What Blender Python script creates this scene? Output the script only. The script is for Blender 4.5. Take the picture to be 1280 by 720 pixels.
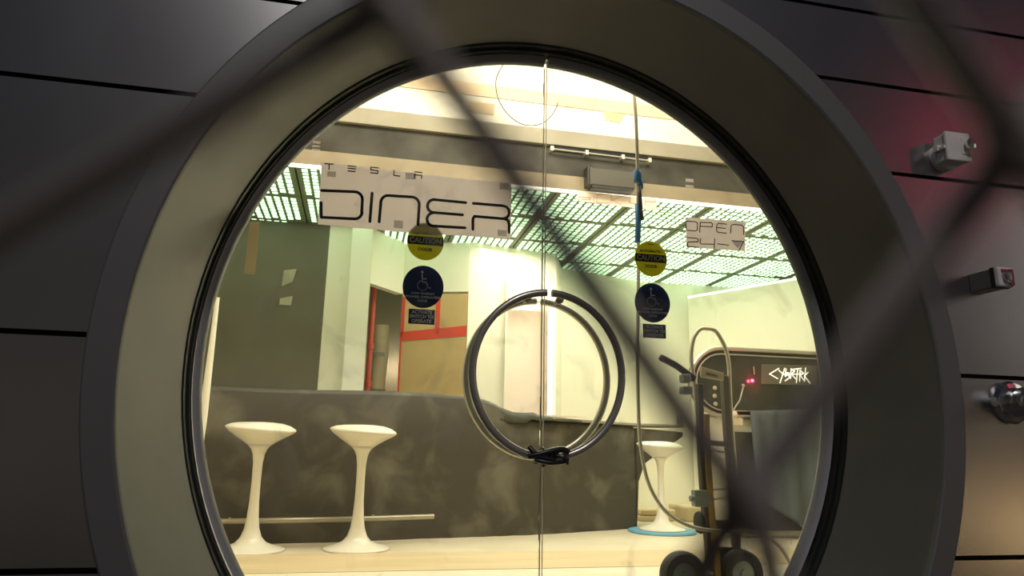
import bpy, bmesh, math, random
from mathutils import Vector, Matrix
for o in list(bpy.data.objects): bpy.data.objects.remove(o)
S = bpy.context.scene
COL = S.collection
random.seed(7)
PI = math.pi
V3 = Vector

# ------------------------------------------------------------------ camera
FPX, PITCH, YAW, ROLL = 882.14, 0.22211, 0.20842, 0.01985
CAM = V3((-0.6511, -2.5390, 0.600))
_f = V3((math.sin(YAW)*math.cos(PITCH), math.cos(YAW)*math.cos(PITCH), math.sin(PITCH)))
_r = V3((math.cos(YAW), -math.sin(YAW), 0)); _u = _r.cross(_f)
RGT = _r*math.cos(ROLL) + _u*math.sin(ROLL); UPV = -_r*math.sin(ROLL) + _u*math.cos(ROLL); FWD = _f
cd = bpy.data.cameras.new('camera'); cam = bpy.data.objects.new('camera', cd); COL.objects.link(cam)
cam.matrix_world = Matrix(((RGT.x, UPV.x, -FWD.x, CAM.x), (RGT.y, UPV.y, -FWD.y, CAM.y), (RGT.z, UPV.z, -FWD.z, CAM.z), (0, 0, 0, 1)))
cd.sensor_width = 36; cd.lens = 36*FPX/1280; cd.clip_start = 0.01; cd.clip_end = 200
cd.dof.use_dof = True; cd.dof.focus_distance = 3.0; cd.dof.aperture_fstop = 6.8
S.camera = cam
# ------------------------------------------------------------------ light
S.view_settings.view_transform = 'Standard'; S.view_settings.look = 'None'
S.view_settings.exposure = 0.0; S.view_settings.gamma = 1; S.view_settings.use_curve_mapping = False
W = bpy.data.worlds.new('night_sky'); S.world = W; W.use_nodes = True
nt = W.node_tree; nt.nodes.clear()
wo = nt.nodes.new('ShaderNodeOutputWorld'); bg = nt.nodes.new('ShaderNodeBackground')
tc = nt.nodes.new('ShaderNodeTexCoord'); sx = nt.nodes.new('ShaderNodeSeparateXYZ'); rp = nt.nodes.new('ShaderNodeValToRGB'); mr = nt.nodes.new('ShaderNodeMapRange')
mr.inputs[1].default_value = -1; mr.inputs[2].default_value = 1
nt.links.new(tc.outputs['Generated'], sx.inputs[0]); nt.links.new(sx.outputs[2], mr.inputs[0]); nt.links.new(mr.outputs[0], rp.inputs[0])
nt.links.new(rp.outputs[0], bg.inputs[0]); nt.links.new(bg.outputs[0], wo.inputs[0])
cr = rp.color_ramp
cr.elements[0].position = 0.0; cr.elements[0].color = (.035, .03, .024, 1)
cr.elements[1].position = 1.0; cr.elements[1].color = (.012, .015, .028, 1)
for p, c in ((.44, (.10, .088, .068, 1)), (.5, (.115, .10, .082, 1)), (.58, (.072, .066, .062, 1)), (.68, (.040, .042, .050, 1)), (.80, (.020, .024, .038, 1))):
    e = cr.elements.new(p); e.color = c
bg.inputs[1].default_value = 0.52

def lamp(name, kind, loc, power, color, size=None, target=None, sy=None, spread=None):
    l = bpy.data.lights.new(name, kind); l.energy = power; l.color = color
    if kind == 'AREA':
        l.shape = 'RECTANGLE'; l.size = size; l.size_y = sy or size
        if spread: l.spread = spread
    elif size: l.shadow_soft_size = size
    o = bpy.data.objects.new(name, l); COL.objects.link(o); o.location = loc
    if target is not None: o.rotation_euler = (V3(target)-V3(loc)).to_track_quat('-Z', 'Y').to_euler()
    return o
WARM = (1.0, .91, .76)
lamp('entry_ceiling_light', 'AREA', (0.3, 1.1, 3.72), 120, WARM, 3.4, (0.3, 1.9, 0), .8)
lamp('bar_warm_fill', 'AREA', (1.5, 3.3, 2.46), 52, (1.0, .86, .70), 2.2, (1.5, 3.3, 0), 1.2)  # added warm fill below the slotted panels, brightens the walls behind the bar
lamp('kitchen_light', 'AREA', (0.88, 4.75, 2.25), 10, (1.0, .84, .72), .5, (0.88, 4.6, 0), .4)
lamp('store_light', 'POINT', (-0.30, 4.9, 1.4), 5, (1.0, .84, .66), .08)
lamp('street_lamp_glow', 'AREA', (8.8, -7.0, -0.4), 9, (1.0, .66, .30), .9, (1.5, -.47, .4), .5)
lamp('right_reveal_fill', 'AREA', (9.0, -4.5, 3.0), 20, (1.0, .94, .84), 2.5, (-.5, 0, 1), 2.5)  # added soft fill from the right, lightens the left side of the reveal
lamp('yard_floodlight', 'AREA', (-0.5, -7.5, 8.5), 240, (1.0, .95, .92), .8, (0.6, -.47, 1.0), .8)
lamp('red_neon', 'AREA', (6.7, -5.5, 4.4), 2.6, (1.0, .06, .14), .12, (1.8, -.47, 1.6), 1.8)

# ------------------------------------------------------------------ helpers
def ray(px, py):
    return FWD*FPX + RGT*(px-640) - UPV*(py-360)
def at(px, py, y=None, z=None):
    d = ray(px, py)
    t = (y-CAM.y)/d.y if y is not None else (z-CAM.z)/d.z
    return CAM + d*t

def material(name, color, rough=.6, metal=0., noise=None, bump=0., emit=None, estr=1., trans=0., spec=.5, nscale=8., stretch=(1, 1, 1), detail=5., ramp=(.35, .7), distort=0.):
    m = bpy.data.materials.new(name); m.use_nodes = True
    n = m.node_tree.nodes; L = m.node_tree.links; b = n['Principled BSDF']
    b.inputs['Base Color'].default_value = (*color, 1); b.inputs['Roughness'].default_value = rough
    b.inputs['Metallic'].default_value = metal; b.inputs['Specular IOR Level'].default_value = spec
    if noise is not None or bump:
        t = n.new('ShaderNodeTexCoord'); mp = n.new('ShaderNodeMapping'); mp.inputs['Scale'].default_value = stretch
        x = n.new('ShaderNodeTexNoise'); x.inputs['Scale'].default_value = nscale; x.inputs['Detail'].default_value = detail; x.inputs['Distortion'].default_value = distort
        L.new(t.outputs['Object'], mp.inputs[0]); L.new(mp.outputs[0], x.inputs[0])
        if noise is not None:
            r = n.new('ShaderNodeValToRGB'); r.color_ramp.elements[0].position = ramp[0]; r.color_ramp.elements[1].position = ramp[1]
            r.color_ramp.elements[0].color = (*color, 1); r.color_ramp.elements[1].color = (*noise, 1)
            L.new(x.outputs[0], r.inputs[0]); L.new(r.outputs[0], b.inputs['Base Color'])
        if bump:
            bp = n.new('ShaderNodeBump'); bp.inputs['Strength'].default_value = bump; bp.inputs['Distance'].default_value = .01
            L.new(x.outputs[0], bp.inputs['Height']); L.new(bp.outputs[0], b.inputs['Normal'])
    if emit is not None:
        b.inputs['Emission Color'].default_value = (*emit, 1); b.inputs['Emission Strength'].default_value = estr
    if trans:
        out = n['Material Output']; tr = n.new('ShaderNodeBsdfTranslucent'); mx = n.new('ShaderNodeMixShader')
        tr.inputs[0].default_value = (*color, 1); mx.inputs[0].default_value = trans
        L.new(b.outputs[0], mx.inputs[1]); L.new(tr.outputs[0], mx.inputs[2]); L.new(mx.outputs[0], out.inputs[0])
    return m

def obj(name, bm, m, parent=None, smooth=False, bevel=0., kind=None, label=None, cat=None, group=None):
    bmesh.ops.recalc_face_normals(bm, faces=bm.faces)
    me = bpy.data.meshes.new(name); bm.to_mesh(me); bm.free()
    for mm in (m if isinstance(m, (list, tuple)) else [m]): me.materials.append(mm)
    if smooth:
        for p in me.polygons: p.use_smooth = True
        if smooth != 'all': me.set_sharp_from_angle(angle=math.radians(12 if smooth == 'ring' else 38))
    o = bpy.data.objects.new(name, me); COL.objects.link(o)
    if bevel:
        b = o.modifiers.new('bevel', 'BEVEL'); b.width = bevel; b.segments = 2; b.limit_method = 'ANGLE'
    if parent: o.parent = parent
    tag(o, label, cat, group, kind)
    return o
def tag(o, label=None, cat=None, group=None, kind=None):
    if label: o['label'] = label
    if cat: o['category'] = cat
    if group: o['group'] = group
    if kind: o['kind'] = kind
    return o
def empty(name, loc, label, cat, group=None, rz=0.):
    o = bpy.data.objects.new(name, None); COL.objects.link(o); o.location = loc; o.rotation_euler = (0, 0, rz); o.empty_display_size = .05
    return tag(o, label, cat, group)
def BM(): return bmesh.new()
def box(bm, a, b, mtx=None, mi=0):
    x0, y0, z0 = a; x1, y1, z1 = b
    v = [V3(p) for p in ((x0,y0,z0),(x1,y0,z0),(x1,y1,z0),(x0,y1,z0),(x0,y0,z1),(x1,y0,z1),(x1,y1,z1),(x0,y1,z1))]
    if mtx: v = [mtx @ p for p in v]
    v = [bm.verts.new(p) for p in v]
    for f in ((0,3,2,1),(4,5,6,7),(0,1,5,4),(1,2,6,5),(2,3,7,6),(3,0,4,7)):
        fc = bm.faces.new([v[i] for i in f]); fc.material_index = mi
def prism(bm, pts, vec, mi=0):
    """polygon pts (3-D) extruded along vec"""
    vec = V3(vec); a = [bm.verts.new(V3(p)) for p in pts]; b = [bm.verts.new(V3(p)+vec) for p in pts]; n = len(pts)
    bm.faces.new(a).material_index = mi; bm.faces.new(b[::-1]).material_index = mi
    for i in range(n): bm.faces.new((a[i], a[(i+1) % n], b[(i+1) % n], b[i])).material_index = mi
def lathe(bm, prof, seg=32, c=(0, 0, 0), axis='z', mi=0):
    c = V3(c); rings = []
    for r, h in prof:
        ring = []
        for i in range(seg):
            a = 2*PI*i/seg
            p = (r*math.cos(a), r*math.sin(a), h)
            if axis == 'y': p = (p[0], h, p[1])
            if axis == 'x': p = (h, p[0], p[1])
            ring.append(bm.verts.new(c+V3(p)))
        rings.append(ring)
    for A, B in zip(rings, rings[1:]):
        for i in range(seg):
            bm.faces.new((A[i], A[(i+1) % seg], B[(i+1) % seg], B[i])).material_index = mi
    bm.faces.new(rings[0]).material_index = mi; bm.faces.new(rings[-1]).material_index = mi
def smooth_path(pts, n=6, closed=False):
    pts = [V3(p) for p in pts]; out = []; N = len(pts)
    rng = range(N if closed else N-1)
    for i in rng:
        p0 = pts[i-1] if (i > 0 or closed) else pts[i]; p1 = pts[i]; p2 = pts[(i+1) % N]; p3 = pts[(i+2) % N] if (closed or i+2 < N) else p2
        for k in range(n):
            t = k/n
            out.append(.5*((2*p1)+(p2-p0)*t+(2*p0-5*p1+4*p2-p3)*t*t+(3*p1-p0-3*p2+p3)*t**3))
    if not closed: out.append(pts[-1])
    return out
def tube(bm, pts, r, seg=10, closed=False, mi=0, rs=None):
    pts = [V3(p) for p in pts]; N = len(pts); rings = []; prev = None
    for i, p in enumerate(pts):
        if closed: t = pts[(i+1) % N]-pts[i-1]
        else: t = pts[min(i+1, N-1)]-pts[max(i-1, 0)]
        t.normalize()
        if prev is None:
            a = V3((0, 0, 1)) if abs(t.z) < .9 else V3((0, 1, 0)); prev = t.cross(a).normalized()
        prev = (prev-t*prev.dot(t)).normalized(); b = t.cross(prev); rr = rs[i] if rs else r
        rings.append([bm.verts.new(p+(prev*math.cos(2*PI*k/seg)+b*math.sin(2*PI*k/seg))*rr) for k in range(seg)])
    for i in range(N if closed else N-1):
        A, B = rings[i], rings[(i+1) % N]
        off = 0
        if closed and i == N-1:
            off = min(range(seg), key=lambda s: (A[0].co-B[s].co).length)
        for k in range(seg): bm.faces.new((A[k], A[(k+1) % seg], B[(k+1+off) % seg], B[(k+off) % seg])).material_index = mi
    if not closed:
        bm.faces.new(rings[0]).material_index = mi; bm.faces.new(rings[-1]).material_index = mi
def strokes(bm, lines, w, n=(0, -1, 0), t=.0012, mi=0):
    """round-ended pen strokes on a vertical plane (x,z), thickness t towards n"""
    n = V3(n)*t
    for ln in lines:
        ln = [V3(p) for p in ln]
        for a, b in zip(ln, ln[1:]):
            d = b-a
            if d.length < 1e-6: continue
            s = d.normalized().cross(V3((0, 1, 0))).normalized()*(w/2); pts = []
            base = math.atan2(s.z, s.x)
            for k in range(7): ang = base + PI*k/6; pts.append(a+V3((math.cos(ang), 0, math.sin(ang)))*w/2)
            # half circle has to lie behind a
            if (pts[3]-a).dot(d) > 0: pts = [a+V3((math.cos(base-PI*k/6), 0, math.sin(base-PI*k/6)))*w/2 for k in range(7)]; sg = -1
            else: sg = 1
            base2 = base+PI
            for k in range(7): ang = base2 + sg*PI*k/6; pts.append(b+V3((math.cos(ang), 0, math.sin(ang)))*w/2)
            # drop duplicates
            prism(bm, pts, n, mi)
def text_bm(bm, s, cx, cz, size, y, width=None, flip=False, bold=0., t=.0004, slope=0., mi=0):
    cu = bpy.data.curves.new('t', 'FONT'); cu.body = s; cu.size = size; cu.align_x = 'CENTER'; cu.align_y = 'CENTER'; cu.extrude = t; cu.offset = bold
    o = bpy.data.objects.new('t', cu); COL.objects.link(o)
    dg = bpy.context.evaluated_depsgraph_get(); me = bpy.data.meshes.new_from_object(o.evaluated_get(dg))
    bpy.data.objects.remove(o); bpy.data.curves.remove(cu)
    xs = [v.co.x for v in me.vertices]; w = max(xs)-min(xs); k = (width/w) if width else 1
    vs = [bm.verts.new((cx+v.co.x*k, y+v.co.z*(-1), cz+v.co.y+slope*v.co.x*k)) for v in me.vertices]
    for p in me.polygons:
        try: bm.faces.new([vs[i] for i in p.vertices]).material_index = mi
        except ValueError: pass
    bpy.data.meshes.remove(me)

# ------------------------------------------------------------------ materials
M = {}
M['panel'] = material('brushed_steel_panel', (.44, .43, .44), .27, .96, noise=(.54, .53, .53), nscale=3, stretch=(1, 1, .5), bump=.04, ramp=(.3, .8))
M['flange'] = material('painted_frame_flange', (.16, .16, .165), .5, .3)
M['reveal'] = material('matt_metal_reveal', (.33, .305, .31), .42, .8, noise=(.30, .28, .285), nscale=4)
M['gasket'] = material('black_gasket', (.008, .009, .011), .35)
M['rim'] = material('grey_door_rim', (.40, .40, .42), .42, .3)
M['dark'] = material('dark_void', (.006, .006, .007), .8)
M['steel'] = material('brushed_stainless', (.50, .47, .42), .30, .65)
M['chrome'] = material('chrome', (.78, .77, .75), .14, 1.0, bump=.15, nscale=30)
M['black_tape'] = material('black_tape', (.012, .012, .013), .35)
M['cream'] = material('cream_wall_paint', (.88, .83, .71), .7, noise=(.84, .79, .67), nscale=1.5)
M['white'] = material('white_paint', (.88, .85, .76), .6)
M['pink'] = material('pale_pink_panel', (.92, .80, .70), .6)
M['tan'] = material('tan_plaster', (.27, .22, .145), .7, noise=(.34, .28, .19), nscale=5)
M['beige'] = material('beige_trim', (.30, .27, .20), .7, noise=(.36, .33, .25), nscale=3)
M['channel'] = material('dark_track_channel', (.055, .052, .043), .6, noise=(.10, .095, .08), nscale=4, spec=.05)
M['sheet'] = material('dark_plastic_sheeting', (.058, .050, .036), .55, noise=(.15, .138, .105), nscale=3.4, distort=.5, bump=.3, detail=9, ramp=(.48, .72))
M['board'] = material('dark_board', (.115, .10, .072), .6, noise=(.15, .135, .10), nscale=2.0)
M['floor'] = material('pale_stone_floor', (.74, .66, .50), .5, noise=(.66, .58, .43), nscale=3)
M['kraft'] = material('kraft_paper', (.64, .50, .30), .7, noise=(.72, .58, .37), nscale=3, bump=.2, stretch=(.4, 2, 1))
M['stool'] = material('white_lacquer', (.86, .81, .70), .3)
M['blue'] = material('blue_plastic', (.16, .42, .62), .5)
M['led'] = material('green_white_led', (.8, .9, .8), .5, emit=(.60, 1.0, .60), estr=2.3)
M['housing'] = material('green_grey_housing', (.20, .26, .17), .6)
M['tube_light'] = material('white_led_tube', (.9, .9, .9), .5, emit=(1, .97, .95), estr=2.2)
M['edge_light'] = material('led_edge_strip', (.9, .9, .9), .5, emit=(1, .97, .86), estr=1.3)
M['paper'] = material('printed_paper', (.80, .75, .75), .8, trans=.72)
M['ink'] = material('black_ink', (.008, .007, .006), .5)
M['tape'] = material('grey_tape', (.42, .42, .48), .5)
_n = M['tape'].node_tree.nodes; _l = M['tape'].node_tree.links; _m = _n.new('ShaderNodeMixShader'); _t = _n.new('ShaderNodeBsdfTransparent'); _m.inputs[0].default_value = .35
_l.new(_t.outputs[0], _m.inputs[1]); _l.new(_n['Principled BSDF'].outputs[0], _m.inputs[2]); _l.new(_m.outputs[0], _n['Material Output'].inputs[0])
M['pinktext'] = material('pale_red_lettering', (.75, .42, .32), .6)
M['signwhite'] = material('white_sign_board', (.92, .80, .70), .6)
M['yellow'] = material('yellow_vinyl', (.52, .50, .02), .5, trans=.6)
M['navy'] = material('navy_vinyl', (.014, .034, .15), .4)
M['inklight'] = material('pale_lettering', (.82, .85, .90), .6)
M['hose'] = material('grey_cable_jacket', (.68, .63, .50), .5)
M['thin'] = material('black_cable', (.05, .045, .04), .5)
M['bluetape'] = material('blue_tape', (.05, .22, .52), .6)
M['red'] = material('red_tape', (.72, .07, .04), .6)
M['brown'] = material('brown_paper', (.55, .38, .18), .8, noise=(.62, .45, .24), nscale=3)
M['redpipe'] = material('red_pipe', (.66, .12, .08), .35)
M['grey'] = material('grey_foam', (.45, .42, .34), .8)
M['truck'] = material('worn_aluminium', (.62, .57, .46), .4, .4)
M['truck_dark'] = material('dark_steel_frame', (.15, .135, .115), .45, .3)
M['truck_yellow'] = material('yellow_enamel', (.62, .40, .05), .5, noise=(.20, .15, .06), nscale=14, ramp=(.45, .8))
M['rubber'] = material('black_rubber', (.03, .03, .026), .7)
M['gauge'] = material('grey_bracket', (.26, .29, .27), .5, .3)
M['kbody'] = material('dark_machine_body', (.035, .034, .028), .4)
M['kglass'] = material('dark_machine_glass', (.02, .022, .017), .15, noise=(.06, .06, .045), nscale=3)
M['kbase'] = material('beige_machine_base', (.58, .50, .36), .6)
M['logoplate'] = material('grey_sign_plate', (.12, .115, .09), .5)
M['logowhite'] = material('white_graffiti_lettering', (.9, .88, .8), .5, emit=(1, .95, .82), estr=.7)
M['redled'] = material('red_indicator', (.9, .05, .08), .4, emit=(1, .06, .12), estr=9)
M['cloth'] = material('blue_grey_cloth', (.085, .105, .12), .85, noise=(.11, .125, .135), nscale=2.5, bump=.2)
M['pvc'] = material('grey_pvc', (.78, .74, .72), .5)
M['pvc2'] = material('grey_metal_box', (.16, .16, .145), .45, .3)
M['fence'] = material('galvanised_wire', (.27, .235, .225), .5, .3)
M['fixture'] = material('fixture_cream', (.80, .68, .52), .4)
g = bpy.data.materials.new('clear_glass'); g.use_nodes = True; n = g.node_tree.nodes; L = g.node_tree.links; n.clear()
o_ = n.new('ShaderNodeOutputMaterial'); mx = n.new('ShaderNodeMixShader'); tr = n.new('ShaderNodeBsdfTransparent'); gl = n.new('ShaderNodeBsdfGlossy'); fr = n.new('ShaderNodeFresnel')
mx2 = n.new('ShaderNodeMixShader'); df = n.new('ShaderNodeBsdfDiffuse'); nz = n.new('ShaderNodeTexNoise'); rr_ = n.new('ShaderNodeValToRGB'); tcc = n.new('ShaderNodeTexCoord')
fr.inputs[0].default_value = 1.45; gl.inputs['Roughness'].default_value = .02; tr.inputs[0].default_value = (.97, .985, .965, 1)
nz.inputs['Scale'].default_value = 4.5; nz.inputs['Detail'].default_value = 7; nz.inputs['Distortion'].default_value = 1.5
rr_.color_ramp.elements[0].position = .56; rr_.color_ramp.elements[0].color = (0, 0, 0, 1); rr_.color_ramp.elements[1].position = .85; rr_.color_ramp.elements[1].color = (.22, .22, .22, 1)
df.inputs[0].default_value = (.75, .72, .65, 1)
L.new(tcc.outputs['Object'], nz.inputs[0]); L.new(nz.outputs[0], rr_.inputs[0]); L.new(rr_.outputs[0], mx2.inputs[0])
L.new(fr.outputs[0], mx.inputs[0]); L.new(tr.outputs[0], mx.inputs[1]); L.new(gl.outputs[0], mx.inputs[2])
L.new(mx.outputs[0], mx2.inputs[1]); L.new(df.outputs[0], mx2.inputs[2]); L.new(mx2.outputs[0], o_.inputs[0])
M['glass'] = g

# ------------------------------------------------------------------ outer wall with the oval opening
AX = .937; CZ = .875; YW = -.47
def oval(r, y, k, n, dz=0.):
    a = 2*PI*k/n
    return V3((r*AX*math.cos(a), y, CZ+dz+r*math.sin(a)))
# panel courses, height of each joint above the floor
joints = [-1.2, CZ-1.2, CZ-.5981, CZ-.0025, CZ+.7238, CZ+1.073, CZ+1.3758, CZ+2.1, CZ+2.9]
bm = BM(); R = 1.44; G = .0075
XL, XR = -4.2, 5.2
for z0, z1 in zip(joints, joints[1:]):
    a, b = z0+G, z1-G
    n = max(2, int((b-a)/.03)); zs = [a+(b-a)*i/n for i in range(n+1)]
    cz = CZ-.03
    def hx(z):
        q = R*R-(z-cz)**2
        return AX*math.sqrt(q) if q > 0 else 0.
    if all(hx(z) == 0 for z in zs):
        box(bm, (XL, YW, a), (XR, YW+.012, b)); continue
    L_ = [(XL, YW, z) for z in zs]+[(-hx(z)-1e-4, YW, z) for z in reversed(zs)]
    R_ = [(XR, YW, z) for z in zs]+[(hx(z)+1e-4, YW, z) for z in reversed(zs)]
    def strip(side, X):
        for i in range(n):
            p = [(X, YW, zs[i]), (side*(hx(zs[i])+1e-4), YW, zs[i]), (side*(hx(zs[i+1])+1e-4), YW, zs[i+1]), (X, YW, zs[i+1])]
            v = [bm.verts.new(q) for q in p]; bm.faces.new(v)
    strip(-1, XL); strip(1, XR)
bmesh.ops.remove_doubles(bm, verts=bm.verts, dist=1e-6)
w = obj('wall_front', bm, M['panel'], kind='structure')
# backing layer behind the open joints, and the inner wall face
def ring_wall(name, y, r, m, x0, x1, z0, z1, n=96, th=.04):
    bm = BM(); ins = [oval(r, y, k, n) for k in range(n)]; outs = []
    for p in ins:
        d = p-V3((0, y, CZ)); t = min([(x1)/d.x if d.x > 1e-6 else 1e9, x0/d.x if d.x < -1e-6 else 1e9, (z1-CZ)/d.z if d.z > 1e-6 else 1e9, (z0-CZ)/d.z if d.z < -1e-6 else 1e9])
        outs.append(V3((0, y, CZ))+d*t)
    a = [bm.verts.new(p) for p in ins]; b = [bm.verts.new(p) for p in outs]
    for k in range(n): bm.faces.new((a[k], a[(k+1) % n], b[(k+1) % n], b[k]))
    for cx, cz_ in ((x0, z0), (x1, z0), (x0, z1), (x1, z1)):
        # fill corners
        for k in range(n):
            p, q = outs[k], outs[(k+1) % n]
            if abs(p.x-q.x) > 1e-4 and abs(p.z-q.z) > 1e-4 and abs((p.x if abs(p.x-cx) < 1e-4 else q.x)-cx) < 1e-4 and abs((p.z if abs(p.z-cz_) < 1e-4 else q.z)-cz_) < 1e-4:
                v = bm.verts.new((cx, y, cz_)); bm.faces.new((b[k], b[(k+1) % n], v))
    ex = bmesh.ops.extrude_face_region(bm, geom=bm.faces[:]); 
    for v in [e for e in ex['geom'] if isinstance(e, bmesh.types.BMVert)]: v.co.y += th
    return obj(name, bm, m, kind='structure')
ring_wall('wall_backing', YW+.016, 1.40, M['dark'], XL, XR, -1.2, CZ+2.9, th=.03)
ring_wall('wall_front_inside', .07, 1.345, M['cream'], -2.65, 5.2, -.3, 3.8, th=.06)

# frame: flange, deep reveal, gasket  (structure trim)
def ring_band(name, secs, m, parent=None, n=128, kind='structure', closed_sec=False, **kw):
    """secs: list of (radius, y, dz)"""
    bm = BM(); rings = [[bm.verts.new(oval(r, y, k, n, dz)) for k in range(n)] for r, y, dz in secs]
    prs = list(zip(rings, rings[1:]))
    if closed_sec: prs.append((rings[-1], rings[0]))
    for A, B in prs:
        for k in range(n): bm.faces.new((A[k], A[(k+1) % n], B[(k+1) % n], B[k]))
    return obj(name, bm, m, parent, smooth='ring', kind=kind, **kw)
ring_band('trim_1', [(1.463, YW+.004, -.030), (1.463, YW-.012, -.030), (1.457, YW-.016, -.030), (1.378, YW-.016, -.041), (1.3715, YW-.012, -.041), (1.3715, YW+.004, -.041)], M['flange'], closed_sec=True)
ring_band('trim_2', [(1.3715, YW+.004, -.041), (1.292, -.100, -.005), (1.32, -.06, 0), (1.385, YW+.03, -.03)], M['reveal'], closed_sec=True)
ring_band('trim_3', [(1.292, -.100, -.005), (1.287, -.094, -.005), (1.284, -.066, -.005), (1.277, -.064, -.006), (1.275, -.030, -.006), (1.31, -.028, 0), (1.32, -.090, 0)], M['gasket'], closed_sec=True)
ring_band('trim_4', [(1.290, .012, 0), (1.290, .05, 0), (1.30, .055, 0), (1.302, .068, 0), (1.40, .07, 0), (1.40, .012, 0)], M['rim'], closed_sec=True)

# ------------------------------------------------------------------ the two glass door leaves
def leaf(name, side):
    e = bpy.data.objects.new(name, None); COL.objects.link(e); e['kind'] = 'structure'; e.empty_display_size = .1
    gap = .005; n = 60; XS = .008
    # half-ring metal rim
    def arc(r, y):
        out = []
        for k in range(n+1):
            a = -PI/2+PI*k/n
            x = r*AX*math.cos(a)*side; z = CZ+r*math.sin(a)
            if side > 0: x = max(x, XS+gap)
            else: x = min(x, XS-gap)
            out.append(V3((x, y, z)))
        return out
    bm = BM(); secs = [(1.2715, -.042), (1.256, -.030), (1.250, -.012), (1.250, .010), (1.270, .010)]
    rows = [[bm.verts.new(p) for p in arc(r, y)] for r, y in secs]
    for A, B in list(zip(rows, rows[1:]))+[(rows[-1], rows[0])]:
        for k in range(n): bm.faces.new((A[k], A[k+1], B[k+1], B[k]))
    bm.faces.new([r[0] for r in rows]); bm.faces.new([r[-1] for r in rows])
    obj('door_rim', bm, M['rim'], e, smooth=True)
    bm = BM(); pts = arc(1.256, -.006)
    prism(bm, pts, (0, .012, 0)); obj('glass_pane', bm, M['glass'], e)
    # polished vertical pane edge; lit tone painted on one leaf, shaded on other
    bm = BM(); xe = XS+side*gap
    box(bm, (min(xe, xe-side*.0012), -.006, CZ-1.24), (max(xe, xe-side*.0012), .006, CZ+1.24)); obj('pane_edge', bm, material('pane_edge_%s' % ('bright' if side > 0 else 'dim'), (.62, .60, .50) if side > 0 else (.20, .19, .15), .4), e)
    # pull handles outside and inside: half rings
    for yy, nm in ((-.080, 'outside'), (.080, 'inside')):
        hub = bpy.data.objects.new('pull_handle', None); COL.objects.link(hub); hub.parent = e; hub.empty_display_size = .02
        bm = BM(); RR = .296; a0 = .035
        arcpts = [V3((.010+side*RR*AX*1.0*math.sin(a0+(PI-2*a0)*k/48), yy, CZ-.0124+RR*math.cos(a0+(PI-2*a0)*k/48))) for k in range(49)]
        tube(bm, arcpts, .0135, 14); obj('grip', bm, M['steel'], hub, smooth=True)
        for q in (3, 45):
            p = arcpts[q]; bm = BM(); tube(bm, [(p.x, yy, p.z), (p.x, math.copysign(.006, yy), p.z)], .008, 12)
            lathe(bm, [(.014, 0), (.014, math.copysign(.004, yy))], 16, (p.x, math.copysign(.006, yy), p.z), 'y')
            obj('standoff', bm, M['steel'], hub, smooth=True)
    return e
leaf('door_1', -1); leaf('door_2', 1)

# black strap binding the two outside handles
bm = BM(); bx, bz = .008, CZ-.0124-.296
random.seed(3)
for k in range(9):
    a = random.uniform(-.5, .5); c = V3((bx+random.uniform(-.035, .035), -.082+random.uniform(-.008, .008), bz+random.uniform(-.004, .012)))
    pts = []
    for j in range(13):
        t = 2*PI*j/12
        l = V3((math.cos(t)*.020, 0, math.sin(t)*.019)); l = V3((l.x*.5+math.sin(a)*.012*math.cos(t), math.sin(t)*.021, math.cos(t)*.021+l.x*a))
        pts.append(c+l)
    tube(bm, pts[:-1], .0055, 8, closed=True)
tube(bm, smooth_path([(bx-.075, -.10, bz+.004), (bx-.04, -.108, bz+.012), (bx, -.11, bz+.022), (bx+.045, -.106, bz+.03), (bx+.07, -.098, bz+.022)]), .011, 8)
tube(bm, smooth_path([(bx-.05, -.10, bz-.006), (bx, -.112, bz-.016), (bx+.05, -.105, bz-.012), (bx+.068, -.10, bz-.002)]), .008, 8)
tube(bm, smooth_path([(bx-.07, -.095, bz+.036), (bx-.055, -.105, bz+.018), (bx-.03, -.108, bz+.002), (bx+.02, -.108, bz-.008)]), .009, 8)
tube(bm, smooth_path([(bx+.02, -.1, bz+.01), (bx+.05, -.11, bz+.002), (bx+.066, -.11, bz-.02)]), .006, 8)
obj('tie_strap', bm, M['black_tape'], smooth='all', label='black strap knotted round the bottom of the round door handles', cat='strap')

# ------------------------------------------------------------------ signs on the glass (fixed to the room side of the panes)
YS = .0075
def P(px, py, y=YS): return at(px, py, y=y)
def sheet_poly(bm, quad, y=YS, t=.0006):
    prism(bm, [P(*q, y) for q in quad], (0, t, 0))
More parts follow.
